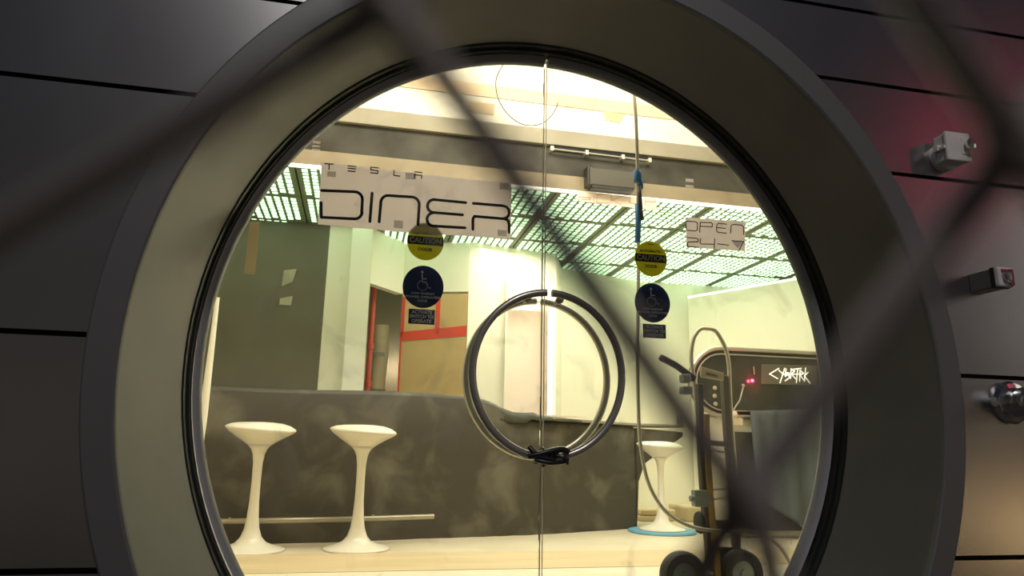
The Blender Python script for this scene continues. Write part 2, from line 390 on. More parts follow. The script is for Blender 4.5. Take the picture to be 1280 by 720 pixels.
# diner sheet
c1 = lambda x, y: (390+x/4.923, 190+y/4.923)
t = empty('paper_sign', P(520, 250), 'large pinkish paper sheet with thin black lettering taped to the left door pane', 'sign')
def under(o, parent):   # keep world placement under an unrotated empty
    o.parent = parent; o.matrix_parent_inverse = Matrix.Translation(-V3(parent.location)); return o
bm = BM(); sheet_poly(bm, [c1(58, 85), c1(50, 60), c1(700, 140), c1(1228, 195), c1(1222, 532), c1(600, 497), c1(35, 445)]); under(obj('paper', bm, M['paper']), t)
def arcpts(c, r, a0, a1, n=6): return [(c[0]+r*math.cos(math.radians(a0+(a1-a0)*i/n)), c[1]+r*math.sin(math.radians(a0+(a1-a0)*i/n))) for i in range(n+1)]
diner = [
    [(60, 237), (262, 245)]+arcpts((262, 293), 48, -85, 0)+[(306, 370)]+arcpts((264, 368), 44, 5, 95)+[(57, 402), (56, 312)],
    [(370, 254), (356, 428)],
    [(413, 430), (424, 312)]+arcpts((468, 313), 45, 180, 270)+[(610, 277)]+arcpts((612, 325), 48, -85, 0)+[(652, 447)],
    [(946, 312), (748, 293)]+arcpts((750, 333), 40, 265, 95)+[(926, 387)],
    [(752, 374)]+arcpts((748, 415), 41, 265, 100)+[(942, 467)],
    [(992, 316), (1172, 331)]+arcpts((1174, 372), 40, -80, 80)+[(1000, 396), (990, 412), (990, 476)],
    [(1180, 410), (1206, 420), (1213, 445), (1212, 496)]]
def letters(groups, conv, w, m, t, name='letter'):
    for g_ in groups:
        bm = BM(); strokes(bm, [[conv(p) for p in ln] for ln in g_], w); under(obj(name, bm, m), t)
letters([[diner[0]], [diner[1]], [diner[2]], [diner[3], diner[4]], [diner[5], diner[6]]], lambda p: P(*c1(*p)), .0108, M['ink'], t)
tes = [[(80, 72), (130, 75)], [(106, 75), (104, 108)], [(222, 85), (270, 90)], [(222, 100), (268, 104)], [(222, 117), (266, 121)],
       [(407, 98), (362, 94), (362, 110), (405, 116), (404, 133), (360, 128)], [(505, 112), (503, 144), (540, 149)],
       [(632, 122), (677, 127)], [(629, 160), (631, 140), (676, 145), (673, 163)]]
letters([tes[0:2], tes[2:5], tes[5:6], tes[6:7], tes[7:9]], lambda p: P(*c1(*p)), .0042, M['ink'], t)
for q in ((95, 118, 52, 38), (575, 125, 65, 45), (1155, 185, 62, 48), (505, 420, 55, 50), (1143, 478, 55, 42)):
    bm = BM(); x0, y0, w_, h_ = q
    prism(bm, [P(*c1(*p), YS-.0003) for p in ((x0, y0), (x0+w_, y0+4), (x0+w_-1, y0+h_), (x0-1, y0+h_-4))], (0, -.0003, 0)); under(obj('tape_piece', bm, M['tape']), t)
# opening-hours sheet
c2 = lambda x, y: (800+x/5.333, 260+y/5.333)
t = empty('paper_sign', P(893, 293), 'small grey paper sheet with opening hours taped to the right door pane', 'sign')
bm = BM(); sheet_poly(bm, [c2(303, 62), c2(703, 92), c2(700, 288), c2(310, 262)]); under(obj('paper', bm, M['paper']), t)
op = [[(315, 88), (372, 92), (383, 102), (382, 146), (372, 153), (318, 150), (308, 142), (305, 98), (315, 88)],
      [(397, 162), (402, 96), (474, 98), (483, 106), (480, 126), (404, 122)],
      [(577, 108), (522, 102), (511, 112), (510, 152), (520, 162), (575, 168)], [(512, 131), (570, 136)],
      [(604, 166), (608, 118), (618, 110), (676, 114), (690, 128), (690, 178)],
      [(314, 197), (378, 203), (388, 212), (386, 226), (325, 226), (316, 234), (316, 256), (388, 263)],
      [(402, 206), (400, 232), (406, 240), (496, 242)], [(497, 206), (495, 270)], [(516, 239), (590, 248)], [(612, 218), (692, 224), (660, 280)]]
letters([op[0:1], op[1:2], op[2:4], op[4:5], op[5:6], op[6:8], op[8:9], op[9:10]], lambda p: P(*c2(*p)), .0036, M['ink'], t)
bm = BM(); prism(bm, [P(*c2(*p), YS-.0003) for p in ((612, 222), (690, 228), (650, 268))], (0, -.0003, 0)); under(obj('tape_piece', bm, M['tape']), t)

def disc(bm, cx, cz, rx, rz, y, t=.0006, n=48, clip=None, mi=0):
    pts = []
    for k in range(n):
        a = 2*PI*k/n; z = cz+rz*math.sin(a)
        if clip is not None: z = min(z, clip)
        pts.append((cx+rx*math.cos(a), y, z))
    prism(bm, pts, (0, t, 0), mi)
ORDER = .937
def stickers(cxp, side, yel, blu, rec, upper, slope):
    """caution disc, accessibility disc, activate label"""
    # yellow
    c = P(*yel); r = .073; YS = 0.0075+(.0036 if side < 0 else 0)
    t = empty('caution_sticker', c, 'round yellow caution sticker %s' % ('half covered by the large lettered sheet on the left pane' if side < 0 else 'fully visible on the right pane, above a navy disc'), 'sticker', 'caution stickers on the door glass')
    bm = BM(); disc(bm, c.x, c.z, r*.94, r, YS-.0014)
    under(obj('disc', bm, M['yellow']), t)
    bm = BM(); zz = c.z+.002; hw = .0705
    box(bm, (c.x-hw*.94, YS-.0022, zz-.016), (c.x+hw*.94, YS-.0014, zz+.016)); under(obj('black_band', bm, M['ink']), t)
    bm = BM(); text_bm(bm, 'CAUTION', c.x, zz, .028, YS-.0027, width=.118, bold=.0006); under(obj('lettering', bm, material('olive_lettering', (.42, .42, .18), .6)), t)
    bm = BM(); text_bm(bm, 'DOOR', c.x, c.z-.032, .017, YS-.0020, width=.052, bold=.0005); under(obj('lettering', bm, M['ink']), t)
    bm = BM(); text_bm(bm, 'AUTOMATIC', c.x, c.z+.030, .014, YS-.0020, width=.095, bold=.0005); under(obj('lettering', bm, M['ink']), t)
    bm = BM(); box(bm, (c.x-.014, YS-.0022, c.z+.058), (c.x+.014, YS-.0014, c.z+.061)); under(obj('lettering', bm, M['ink']), t)
    # blue
    YS = .0075; c = P(*blu); r = .080 if side < 0 else .079
    t = empty('accessibility_sticker', c, 'round navy wheelchair sticker on the %s door pane, below a yellow disc' % ('left' if side < 0 else 'right'), 'sticker', 'navy wheelchair stickers on the door glass')
    bm = BM(); disc(bm, c.x, c.z, r*.94, r, YS-.0012); under(obj('disc', bm, M['navy']), t)
    bm = BM(); k = .012
    X = lambda a, b: V3((c.x+a, YS-.0013, c.z+b))
    st = [[X(-.006, .046), X(-.005, .018), X(.010, .018), X(.018, -.002), X(.026, -.004)], [X(-.005, .030), X(.009, .030)]]
    wheel = [X(-.003+.0185*math.cos(math.radians(a)), .004+.0185*math.sin(math.radians(a))) for a in range(120, 375, 17)]
    strokes(bm, st+[wheel], .0042); disc(bm, c.x-.006, c.z+.055, .005, .005, YS-.0024, n=14)
    under(obj('wheelchair_symbol', bm, M['inklight']), t)
    for s_, dz, wd in (('LOW ENERGY', -.026, .085), ('POWER OPERATED', -.0395, .125), ('DOOR', -.053, .036)):
        bm = BM(); text_bm(bm, s_, c.x, c.z+dz, .0115, YS-.0017, width=wd, bold=.0003); under(obj('lettering', bm, M['inklight']), t)
    c = P(*rec)
    t = empty('instruction_label', c, 'small navy rectangular label with pale capitals at the bottom of the %s sticker stack' % ('left' if side < 0 else 'right'), 'label', 'activate switch labels on the door glass')
    bm = BM(); box(bm, (c.x-.0475, YS-.0012, c.z-.0275), (c.x+.0475, YS-.0004, c.z+.0275)); under(obj('backing', bm, M['navy']), t)
    ml = material('white_lettering', (.95, .95, .98), .6) if side < 0 else M['inklight']
    for s_, dz, wd in (('ACTIVATE', .0165, .074), ('SWITCH TO', 0, .086), ('OPERATE', -.0165, .072)):
        bm = BM(); text_bm(bm, s_, c.x, c.z+dz, .017, YS-.0017, width=wd, bold=.0007); under(obj('lettering', bm, ml), t)
stickers(0, -1, (532, 301.5), (529, 358.5), (527, 396), 0, 0)
stickers(0, 1, (813.5, 323.5), (815.5, 378.5), (818, 414), 0, 0)
# pieces of tape left on the glass
bm = BM(); prism(bm, [P(*q) for q in ((312, 277), (325, 277), (319, 343), (305, 342))], (0, .0006, 0)); obj('masking_tape', bm, material('masking_tape', (.62, .56, .42), .7, trans=.6), label='long beige strip of masking tape stuck upright near the left rim of the glass', cat='tape')
for q, lb in ((((391, 176), (401, 177), (400, 180), (391, 179)), 'topmost'), (((391, 181), (400, 182), (400, 184), (390, 183.5)), 'middle'), (((390, 185.5), (400, 186.5), (400, 188.5), (390, 187.5)), 'lowest')):
    bm = BM(); prism(bm, [P(*p) for p in q], (0, .0005, 0)); obj('white_label', bm, M['paper'], label='%s of three tiny white labels above the large lettered sheet' % lb, cat='label', group='tiny white labels at top left of the glass')
for q, lb in ((((857, 223), (867, 224), (867, 228), (857, 227)), 'upper'), (((857, 231), (867, 232), (867, 235), (857, 234)), 'lower')):
    bm = BM(); prism(bm, [P(*p) for p in q], (0, .0005, 0)); obj('white_label', bm, M['paper'], label='%s of two tiny white labels high on the right pane' % lb, cat='label', group='tiny white labels at top right of the glass')

# ------------------------------------------------------------------ room shell
def struct_box(name, a, b, m, bevel=0.):
    bm = BM(); box(bm, a, b); return obj(name, bm, m, kind='structure', bevel=bevel)
struct_box('floor', (-2.7, -.02, -.1), (5.2, 6.6, 0), M['floor'])
struct_box('ground', (-9, -14, -1.3), (11, YW, -1.2), material('asphalt', (.06, .055, .05), .8, noise=(.10, .09, .08), nscale=20))
struct_box('wall_left', (-2.7, .06, 0), (-2.6, 4.2, 3.9), M['cream'])
struct_box('wall_right_outer', (5.1, .06, 0), (5.2, 6.6, 3.9), M['cream'])
struct_box('wall_back', (-2.7, 6.5, 0), (5.2, 6.6, 2.6), M['cream'])
struct_box('ceiling', (-2.7, .06, 3.8), (5.2, 2.5, 3.9), M['white'])
struct_box('ceiling_over_bar', (-2.7, 2.36, 2.56), (5.2, 6.6, 2.66), M['housing'])
# bulkhead over the bar, front face y = 2.3
YB = 2.30
struct_box('wall_bulkhead', (-2.6, YB+.03, 2.60), (5.1, YB+.15, 3.8), M['cream'])
struct_box('trim_5', (-2.6, YB, 2.505), (5.1, YB+.05, 2.62), M['tan'], .004)
struct_box('trim_6', (-2.6, YB+.012, 2.62), (5.1, YB+.04, 2.85), M['channel'])
struct_box('trim_7', (-2.6, YB-.02, 2.85), (5.1, YB+.05, 2.975), M['beige'], .004)
struct_box('trim_8', (-2.6, YB+.022, 3.20), (5.1, YB+.04, 3.30), material('pale_orange_band', (.80, .62, .42), .7))
for x0, x1 in ((-2.6, 5.1),):
    bm = BM(); box(bm, (x0, YB-.004, 2.488), (x1, YB+.03, 2.505)); obj('led_edge_strip', bm, M['edge_light'], label='thin white glowing strip along the front edge of the green ceiling', cat='light')

# back wall run behind the bar
def wall_seg(bm, a, b, z0, z1, th=.08):
    a = V3((a[0], a[1], 0)); b = V3((b[0], b[1], 0)); d = (b-a).normalized(); nrm = V3((-d.y, d.x, 0))*th
    prism(bm, [a+V3((0, 0, z0)), b+V3((0, 0, z0)), b+V3((0, 0, z1)), a+V3((0, 0, z1))], nrm)
H = 2.56
P1, P2, P3, P4, P5, P6, P7, P8, P9 = (-1.0, 3.70), (-.62, 3.70), (-.31, 4.09), (.29, 3.88), (.66, 3.95), (1.19, 4.05), (1.40, 4.58), (2.44, 4.93), (5.1, 4.80)
bm = BM(); wall_seg(bm, (-2.6, 3.70), P1, 0, H); obj('wall_behind_bar', bm, M['board'], kind='structure')
for A_, B_, z_ in ((P1, P2, 0), (P2, P3, 2.0), (P3, P4, 2.02), (P4, P5, 0), (P5, P6, 2.0), (P6, P7, 0), (P7, P8, 0), (P8, P9, 0)):
    bm = BM(); wall_seg(bm, A_, B_, z_, H); obj('wall_curved', bm, M['cream'], kind='structure')
bm = BM(); box(bm, (-.80, 3.60, 0), (-.625, 3.70, H)); obj('column', bm, M['white'], kind='structure')
# kitchen recess behind P5-P6
bm = BM(); wall_seg(bm, (.50, 4.9), (1.7, 4.9), 0, H); wall_seg(bm, (.50, 4.05), (.50, 4.9), 0, H); obj('wall_kitchen', bm, M['pink'], kind='structure')
# store room behind opening P2-P3
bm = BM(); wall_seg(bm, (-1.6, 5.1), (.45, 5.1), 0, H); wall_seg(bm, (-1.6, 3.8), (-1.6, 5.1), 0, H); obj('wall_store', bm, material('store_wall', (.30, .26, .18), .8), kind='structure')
# recess panel (white door)
bm = BM(); box(bm, (.69, 4.30, 0), (1.22, 4.34, 1.96)); e = obj('recess_door', bm, M['pink'], label='pale pink panel standing in the bright recess behind the bar', cat='panel', bevel=.004)
bm = BM(); box(bm, (.655, 3.90, .7), (.672, 3.945, 2.16)); obj('trim_9', bm, M['white'], kind='structure')
bm = BM(); box(bm, (1.10, 3.98, 0), (1.135, 4.01, 1.93)); obj('led_tube', bm, M['tube_light'], label='tall upright white light tube at the right edge of the bright recess', cat='light')
bm = BM(); a, b = at(640, 357, y=3.88), at(656, 366, y=4.2); tube(bm, [a, b], .018, 8); obj('led_tube', bm, M['tube_light'], label='short slanted white light tube above the round door handles', cat='light')
# door panel covered with brown paper and red tape
t = empty('papered_door', (-.02, 3.96, 0), 'door panel covered in brown paper and red tape left of the bright recess', 'door')
def onseg(a, b, s, z, off=0.):
    a = V3((a[0], a[1], 0)); b = V3((b[0], b[1], 0)); d = (b-a).normalized(); return a+(b-a)*s+V3((d.y, -d.x, 0))*off+V3((0, 0, z))
def quad_on(bm, s0, s1, z0, z1, off, th=.01, z0b=None, z1b=None):
    prism(bm, [onseg(P3, P4, s0, z0, off), onseg(P3, P4, s1, z0b if z0b is not None else z0, off), onseg(P3, P4, s1, z1b if z1b is not None else z1, off), onseg(P3, P4, s0, z1, off)], onseg(P3, P4, 0, 0, -th)-onseg(P3, P4, 0, 0, 0))
bm = BM(); quad_on(bm, .0, .99, 0, 2.0, 0, .04); under(obj('brown_paper', bm, M['brown']), t)
bm = BM(); quad_on(bm, 0, .99, 1.55, 1.635, .006, .005, 1.60, 1.695); under(obj('tape_strip', bm, M['red']), t)
bm = BM(); quad_on(bm, .52, .585, 1.62, 2.0, .006, .005); under(obj('tape_strip', bm, M['red']), t)
bm = BM(); quad_on(bm, 0, .025, 0, 1.55, .006, .005); under(obj('tape_strip', bm, M['red']), t)
bm = BM(); quad_on(bm, 0, .05, 1.60, 1.97, .006, .005); under(obj('tape_strip', bm, M['red']), t)
# red pipes in the opening
for i, (x, y, r, lb) in enumerate(((-.66, 4.15, .022, 'left of the pair'), (-.575, 4.2, .026, 'right of the pair'))):
    bm = BM(); tube(bm, smooth_path([(x, y, 0), (x+.004, y, .6), (x-.004, y, 1.2), (x+.003, y, 2.4)]), r, 12)
    for z in (1.15, 1.5): lathe(bm, [(r, z-.03), (r+.008, z-.028), (r+.008, z+.028), (r, z+.03)], 12, (x, y, 0))
    obj('red_pipe', bm, M['redpipe'], smooth=True, label='glossy red vertical pipe in the opening behind the bar, %s' % lb, cat='pipe', group='red pipes')
t = empty('wrapped_bundle', (-.48, 4.42, 0), 'pale wrapped bundle standing beside the red pipes in the opening', 'bundle')
bm = BM(); tube(bm, smooth_path([(-.48, 4.42, 0), (-.475, 4.42, .7), (-.49, 4.42, 1.1), (-.47, 4.42, 1.45), (-.48, 4.42, 1.74)]), .075, 14, rs=None); under(obj('wrap', bm, M['fixture'], smooth=True), t)
for z in (1.1, 1.45):
    bm = BM(); lathe(bm, [(.074, z-.02), (.081, z-.02), (.081, z+.02), (.074, z+.02)], 16, (-.482, 4.42, 0)); under(obj('strap_band', bm, M['grey']), t)
# right partition with glowing top edge
bm = BM(); wall_seg(bm, (3.02, 4.80), (3.74, 3.48), 0, 2.3, -.08); obj('wall_right', bm, M['cream'], kind='structure')
bm = BM(); wall_seg(bm, (3.02, 4.80), (3.74, 3.48), 2.3, 2.325, -.08); obj('led_edge_strip', bm, M['edge_light'], label='thin glowing strip along the top of the cream partition at right', cat='light')
# small things on the walls
bm = BM(); a = at(832, 525, y=4.6); box(bm, (a.x-.03, 4.93, a.z-.05), (a.x+.04, 4.945, a.z+.05)); box(bm, (a.x-.015, 4.92, a.z-.02), (a.x+.02, 4.935, a.z+.02))
o = obj('wall_outlet', bm, M['beige'], label='small socket plate on the cream wall above the end of the bar', cat='socket'); o.location = (.30, -.03, .02)

# ------------------------------------------------------------------ ceiling light panels
proto = None; PX, PY, ZC = .64, .66, 2.5
def ceiling_panel():
    e = empty('ceiling_light_panel', (0, 0, ZC), 'dark ceiling panel pierced by rows of pale green glowing slots', 'ceiling light', 'slotted light panels of the bar ceiling')
    bm = BM(); box(bm, (.006, .006, .004), (PX-.006, PY-.006, .05)); obj('panel_housing', bm, M['housing'], e)
    bm = BM(); ns = 9; x0 = .034; pitch = (PX-.068)/ns
    for i in range(ns):
        y = .032+random.uniform(0, .02)
        while y < PY-.055:
            l = random.choice((.030, .040, .05, .075)); l = min(l, PY-.03-y)
            box(bm, (x0+i*pitch+.010, y, 0), (x0+(i+1)*pitch-.014, y+l, .004)); y += l+.030
    obj('light_slots', bm, M['led'], e)
    return e
protos = [ceiling_panel() for _ in range(3)]
cnt = 0; used = [False]*3
inside = lambda x, y: (y < 3.9 or x > .3) and (y < 4.7 or x > 1.2)
for j in range(4):
    for i in range(-2, 9):
        x, y = -1.2+PX*i-.0, 2.34+PY*j
        if not inside(x+PX/2, y): continue
        if y+PY > 4.95 and j > 3: continue
        if x > 3.4 and y > 4.2: continue
        if x+PX > 5.1: continue
        k = cnt % 3; cnt += 1
        if not used[k]: used[k] = True; protos[k].location = (x, y, ZC); continue
        r = protos[k].copy(); COL.objects.link(r); r.location = (x, y, ZC)
        for ch in protos[k].children: c = ch.copy(); COL.objects.link(c); c.parent = r

# ------------------------------------------------------------------ things on the bulkhead
t = empty('door_sensor', (1.09, YB, 2.60), 'dark grey sensor box mounted on the bulkhead beside the hanging cable', 'sensor')
bm = BM(); box(bm, (.93, YB-.10, 2.525), (1.29, YB, 2.665)); under(obj('sensor_body', bm, material('sensor_grey', (.075, .068, .052), .5), bevel=.008), t)
bm = BM(); box(bm, (.915, YB-.09, 2.53), (.93, YB, 2.68)); under(obj('end_cap', bm, M['kbody'], bevel=.004), t)
bm = BM(); box(bm, (.95, YB-.10, 2.66), (1.28, YB-.02, 2.672)); box(bm, (.95, YB-.095, 2.512), (1.28, YB-.02, 2.526)); under(obj('dark_strip', bm, M['kbody']), t)  # thin dark strips along the top and bottom of the sensor
t = empty('track_rod', (1.0, YB, 2.75), 'thin metal rod held by brackets in the dark channel above the sensor box', 'rod')
a, b = at(690, 186, y=YB-.03), at(812, 201, y=YB-.03)
bm = BM(); tube(bm, [a, b], .008, 8); under(obj('rod', bm, M['steel'], smooth=True), t)
bm = BM(); box(bm, (a.x, YB-.01, a.z+.012), (b.x, YB+.014, a.z+.05)); under(obj('slot', bm, M['dark']), t)
for p in (a, a+(b-a)*.35, a+(b-a)*.72, b):
    bm = BM(); box(bm, (p.x-.012, YB-.04, p.z-.014), (p.x+.012, YB+.013, p.z+.02)); under(obj('bracket', bm, M['truck']), t)
t = empty('pick_up_sign', (1.15, YB-.01, 2.46), 'pale sign strip with faint red lettering below the sensor box', 'sign')
q = [at(*p, y=YB-.02) for p in ((722, 238), (822, 250), (820, 263), (722, 251))]
bm = BM(); prism(bm, q, (0, .006, 0)); under(obj('sign_board', bm, M['signwhite']), t)
c3 = lambda x, y: at(640+x/8, 220+y/8, y=YB-.0215)
bm = BM(); pk = [[(670, 245), (672, 208), (780, 216), (782, 236), (690, 232)], [(820, 190), (818, 258)], [(970, 192), (850, 186), (846, 262), (968, 272)], [(992, 194), (990, 275)], [(1095, 205), (1000, 240), (1095, 285)],
                 [(1180, 205), (1178, 268), (1250, 280), (1290, 278), (1292, 212)], [(1330, 295), (1335, 220), (1430, 232), (1432, 258), (1340, 252)]]
letters([[l_] for l_ in pk], lambda p: c3(*p), .006, M['pinktext'], t)
for q, lb in ((((585, 127), (618, 130), (617, 144), (585, 140)), 'left'), (((755, 139), (781, 143), (775, 154), (756, 150)), 'right')):
    bm = BM(); prism(bm, [at(*p, y=YB+.028) for p in q], (0, -.003, 0)); obj('wall_patch', bm, material('patch', (.66, .52, .32), .8), label='%s of two small tan patches high on the bright bulkhead' % lb, cat='patch', group='tan patches on the bulkhead')
# paper scraps on the dark board
for q, lb in ((((355, 338), (371, 336), (366, 352), (352, 358)), 'ragged pale scrap, upper of two on the dark board behind the bar'), (((350, 373), (366, 370), (364, 382), (349, 381)), 'square pale scrap, lower of two on the dark board behind the bar')):
    bm = BM(); prism(bm, [at(*p, y=3.695) for p in q], (0, -.003, 0)); obj('paper_scrap', bm, material('scrap', (.42, .38, .28), .8), label=lb, cat='paper', group='paper scraps on the dark board')
# pale post at far left
bm = BM(); a, b = at(272, 372, y=1.85), at(254, 520, y=1.85); tube(bm, [(b.x-.02, 1.85, 0), b, a], .022, 10, rs=[.024, .024, .012])
obj('pale_pole', bm, M['cream'], smooth=True, label='slim pale pole leaning at the left rim of the doorway', cat='pole')

# ------------------------------------------------------------------ bar counter
t = empty('bar_counter', (0, 2.6, 0), 'long curved bar counter wrapped in dark grey protective sheeting', 'counter')
ctr = smooth_path([(-2.55, 2.14, .94), (-1.8, 2.15, .94), (-1.1, 2.19, .935), (-.6, 2.27, .95), (-.2, 2.38, .955), (.12, 2.44, .945), (.30, 2.48, .91), (.46, 2.52, .83), (.69, 2.58, .80), (1.12, 2.75, .79), (1.54, 2.93, .785)], 5)
bm = BM(); rows = []
for i, p in enumerate(ctr):
    nxt = ctr[min(i+1, len(ctr)-1)]; prv = ctr[max(i-1, 0)]; d = V3((nxt.x-prv.x, nxt.y-prv.y, 0)).normalized(); nb = V3((-d.y, d.x, 0))
    wv = .006*math.sin(i*1.3)+.004*math.sin(i*2.9)
    prof = [(0+wv, 0), (.004-wv, .25), (wv, .55), (0, p.z-.03), (.012, p.z-.008), (.03, p.z), (.52, p.z), (.55, p.z-.02), (.55, 0)]
    rows.append([bm.verts.new(V3((p.x, p.y, 0))+nb*o_+V3((0, 0, h))) for o_, h in prof])
for A, B in zip(rows, rows[1:]):
    for k in range(len(A)): bm.faces.new((A[k], A[(k+1) % len(A)], B[(k+1) % len(A)], B[k]))
bm.faces.new(rows[0]); bm.faces.new(rows[-1])
under(obj('sheeted_body', bm, M['sheet'], smooth=True), t)
# cantilevered right end: flared underside and thin top
e1 = V3((1.54, 2.93, 0)); a = [at(797, 661, y=2.93), at(799, 602, y=2.93), at(806, 580, y=2.93), at(830, 562, y=2.93), at(854, 546, y=2.93), at(854, 540, y=2.93), at(797, 535, y=2.93)]
bm = BM(); prism(bm, [V3((p.x, 2.93, max(p.z, 0))) for p in a], (-.25, .30, 0)); under(obj('flared_end', bm, M['sheet'], bevel=.006), t)
bm = BM(); p0, p1 = at(690, 530, y=2.6), at(856, 538, y=2.91)
prism(bm, [(p0.x, 2.56, .800), (1.12, 2.72, .795), (1.54, 2.90, .79), (p1.x, 2.91, .787), (p1.x-.05, 3.42, .79), (1.30, 3.40, .79), (.5, 3.06, .80)], (0, 0, .02)); under(obj('counter_top', bm, M['beige'], bevel=.004), t)
# crumpled sheet edge lying over the top
bm = BM(); base = [at(600, 498, y=2.5), at(622, 508, y=2.5), at(641, 515, y=2.52), at(655, 516, y=2.53), at(666, 515.5, y=2.54), at(676, 519, y=2.56), at(700, 522, y=2.6), at(728, 526, y=2.64)]
low = [at(600, 520, y=2.47), at(622, 525, y=2.49), at(641, 528, y=2.5), at(655, 529, y=2.51), at(666, 524, y=2.52), at(676, 526, y=2.53), at(700, 524.5, y=2.57), at(728, 528, y=2.6)]
vt = [bm.verts.new(p) for p in base]; vl = [bm.verts.new(p) for p in low]; vb = [bm.verts.new(p+V3((.02, .25, -.03))) for p in base]
for k in range(7): bm.faces.new((vt[k], vt[k+1], vl[k+1], vl[k])); bm.faces.new((vt[k], vt[k+1], vb[k+1], vb[k]))
o = under(obj('loose_sheet', bm, material('green_grey_sheet', (.07, .075, .055), .6), smooth='all'), t)
sm = o.modifiers.new('s', 'SOLIDIFY'); sm.thickness = .004
bm = BM(); a, b = at(652, 526, y=2.56), at(731, 530, y=2.62); box(bm, (a.x, 2.60, .828), (b.x, 2.64, .842)); o = obj('wooden_strip', bm, M['pink'], label='short pale pink strip lying on the counter inside the ring of the handles', cat='strip')
# foot rail
t2 = t
bm = BM(); path = [V3((p.x, p.y-.16, .155+.004*p.x)) for p in ctr if p.x < -.10]; tube(bm, path, .016, 12)
under(obj('foot_rail', bm, material('rail_metal', (.42, .38, .29), .35, .6), smooth=True), t)
for k in (8, 16):
    bm = BM(); tube(bm, [path[k], path[k]+V3((0, .18, 0))], .008, 8); under(obj('rail_bracket', bm, M['truck']), t)

# floor coverings
def floor_sheet(name, pts, m, label, z=.0):
    bm = BM(); prism(bm, [(x, y, z) for x, y in pts], (0, 0, .004)); return obj(name, bm, m, label=label, cat='floor covering')
floor_sheet('kraft_paper_runner', [(-2.3, 1.12), (3.0, 1.20), (3.0, 1.76), (-2.3, 1.74)], M['kraft'], 'brown paper runner on the floor in front of the stools')
floor_sheet('white_floor_board', [(-2.3, .30), (3.4, .30), (3.4, 1.185), (-2.3, 1.105)], material('white_board', (.82, .76, .60), .6, noise=(.74, .68, .52), nscale=5), 'cream protective boards on the floor just inside the door')

# ------------------------------------------------------------------ stools
def stool_mesh():
    seg = 40; bm = BM(); prof = [(.19, 0), (.195, .004), (.185, .012), (.13, .026), (.085, .045), (.058, .075), (.042, .12), (.033, .18), (.027, .27), (.025, .38), (.027, .48), (.034, .535), (.047, .565), (.068, .588)]
    rings = []
    for r, h in prof: rings.append([bm.verts.new((r*math.cos(2*PI*k/seg), r*math.sin(2*PI*k/seg), h)) for k in range(seg)])
    for A, B in zip(rings, rings[1:]):
        for k in range(seg): bm.faces.new((A[k], A[(k+1) % seg], B[(k+1) % seg], B[k]))
    bm.faces.new(rings[0]); bm.faces.new(rings[-1])
    bs = BM(); rings = []
    sp = [(.064, .583), (.095, .605), (.135, .630), (.175, .655), (.196, .672), (.200, .680), (.194, .688), (.165, .702), (.12, .712), (.06, .716), (.02, .717)]
    for i, (r, h) in enumerate(sp):
        ring = []
        for k in range(seg):
            a = 2*PI*k/seg; x, y = r*math.cos(a), r*math.sin(a)
            # gentle tractor-seat swell: back raised, front lip lower
            hh = h+(.010*(y/.19)-.010*(x/.19))*(r/.19)**2
            ring.append(bs.verts.new((x, y*.92, hh)))
        rings.append(ring)
    for A, B in zip(rings, rings[1:]):
        for k in range(seg): bs.faces.new((A[k], A[(k+1) % seg], B[(k+1) % seg], B[k]))
    bs.faces.new(rings[0]); bs.faces.new(rings[-1])
    return bm, bs
e = empty('bar_stool', (-1.20, 1.90, 0.0), 'white pedestal bar stool nearest the left rim of the doorway', 'stool', 'white pedestal bar stools')
b1, b2 = stool_mesh(); ped = obj('pedestal', b1, M['stool'], e, smooth='all'); seat = obj('seat', b2, M['stool'], e, smooth='all')
for loc, lb, sc in (((-.61, 1.92, 0), 'white pedestal bar stool in the middle of the dark counter, standing on brown paper', 1.0), ((1.64, 2.667, .018), 'white pedestal bar stool standing on a blue disc at the right end of the counter', .907)):
    r = e.copy(); COL.objects.link(r); r.location = loc; r['label'] = lb; r.scale = (sc, sc, sc)
    for ch in (ped, seat): c = ch.copy(); COL.objects.link(c); c.parent = r
bm = BM(); lathe(bm, [(.25, 0), (.255, .006), (.25, .018), (.20, .018)], 48, (1.64, 2.667, 0)); obj('blue_disc', bm, M['blue'], smooth=True, label='flat light blue disc under the stool at the right end of the counter', cat='disc')

# folded material stacks on the floor at the right
for i, (x, y, w_, d_, h0, m, lb) in enumerate(((1.78, 3.45, .34, .3, .0, 'kraft', 'lowest of the flat bundles left of the hand truck'), (1.80, 3.46, .32, .28, .05, 'kraft', 'second of the flat bundles left of the hand truck'))):
    bm = BM(); box(bm, (x, y, h0), (x+w_, y+d_, h0+.045)); obj('folded_bundle', bm, M[m], bevel=.012, label=lb+', flat and tan', cat='bundle', group='flat tan bundles')
bm = BM(); lo = [(2.18, 3.38), (2.50, 3.36), (2.74, 3.40), (2.72, 3.8), (2.2, 3.8)]
prism(bm, [(x, y, 0) for x, y in lo], (0, .0, .13)); obj('tarpaulin_bundle', bm, material('tan_tarp', (.58, .49, .30), .8, noise=(.46, .38, .22), nscale=6, bump=.3), bevel=.02, label='thick tan folded tarpaulin on the floor behind the hand truck', cat='tarpaulin')

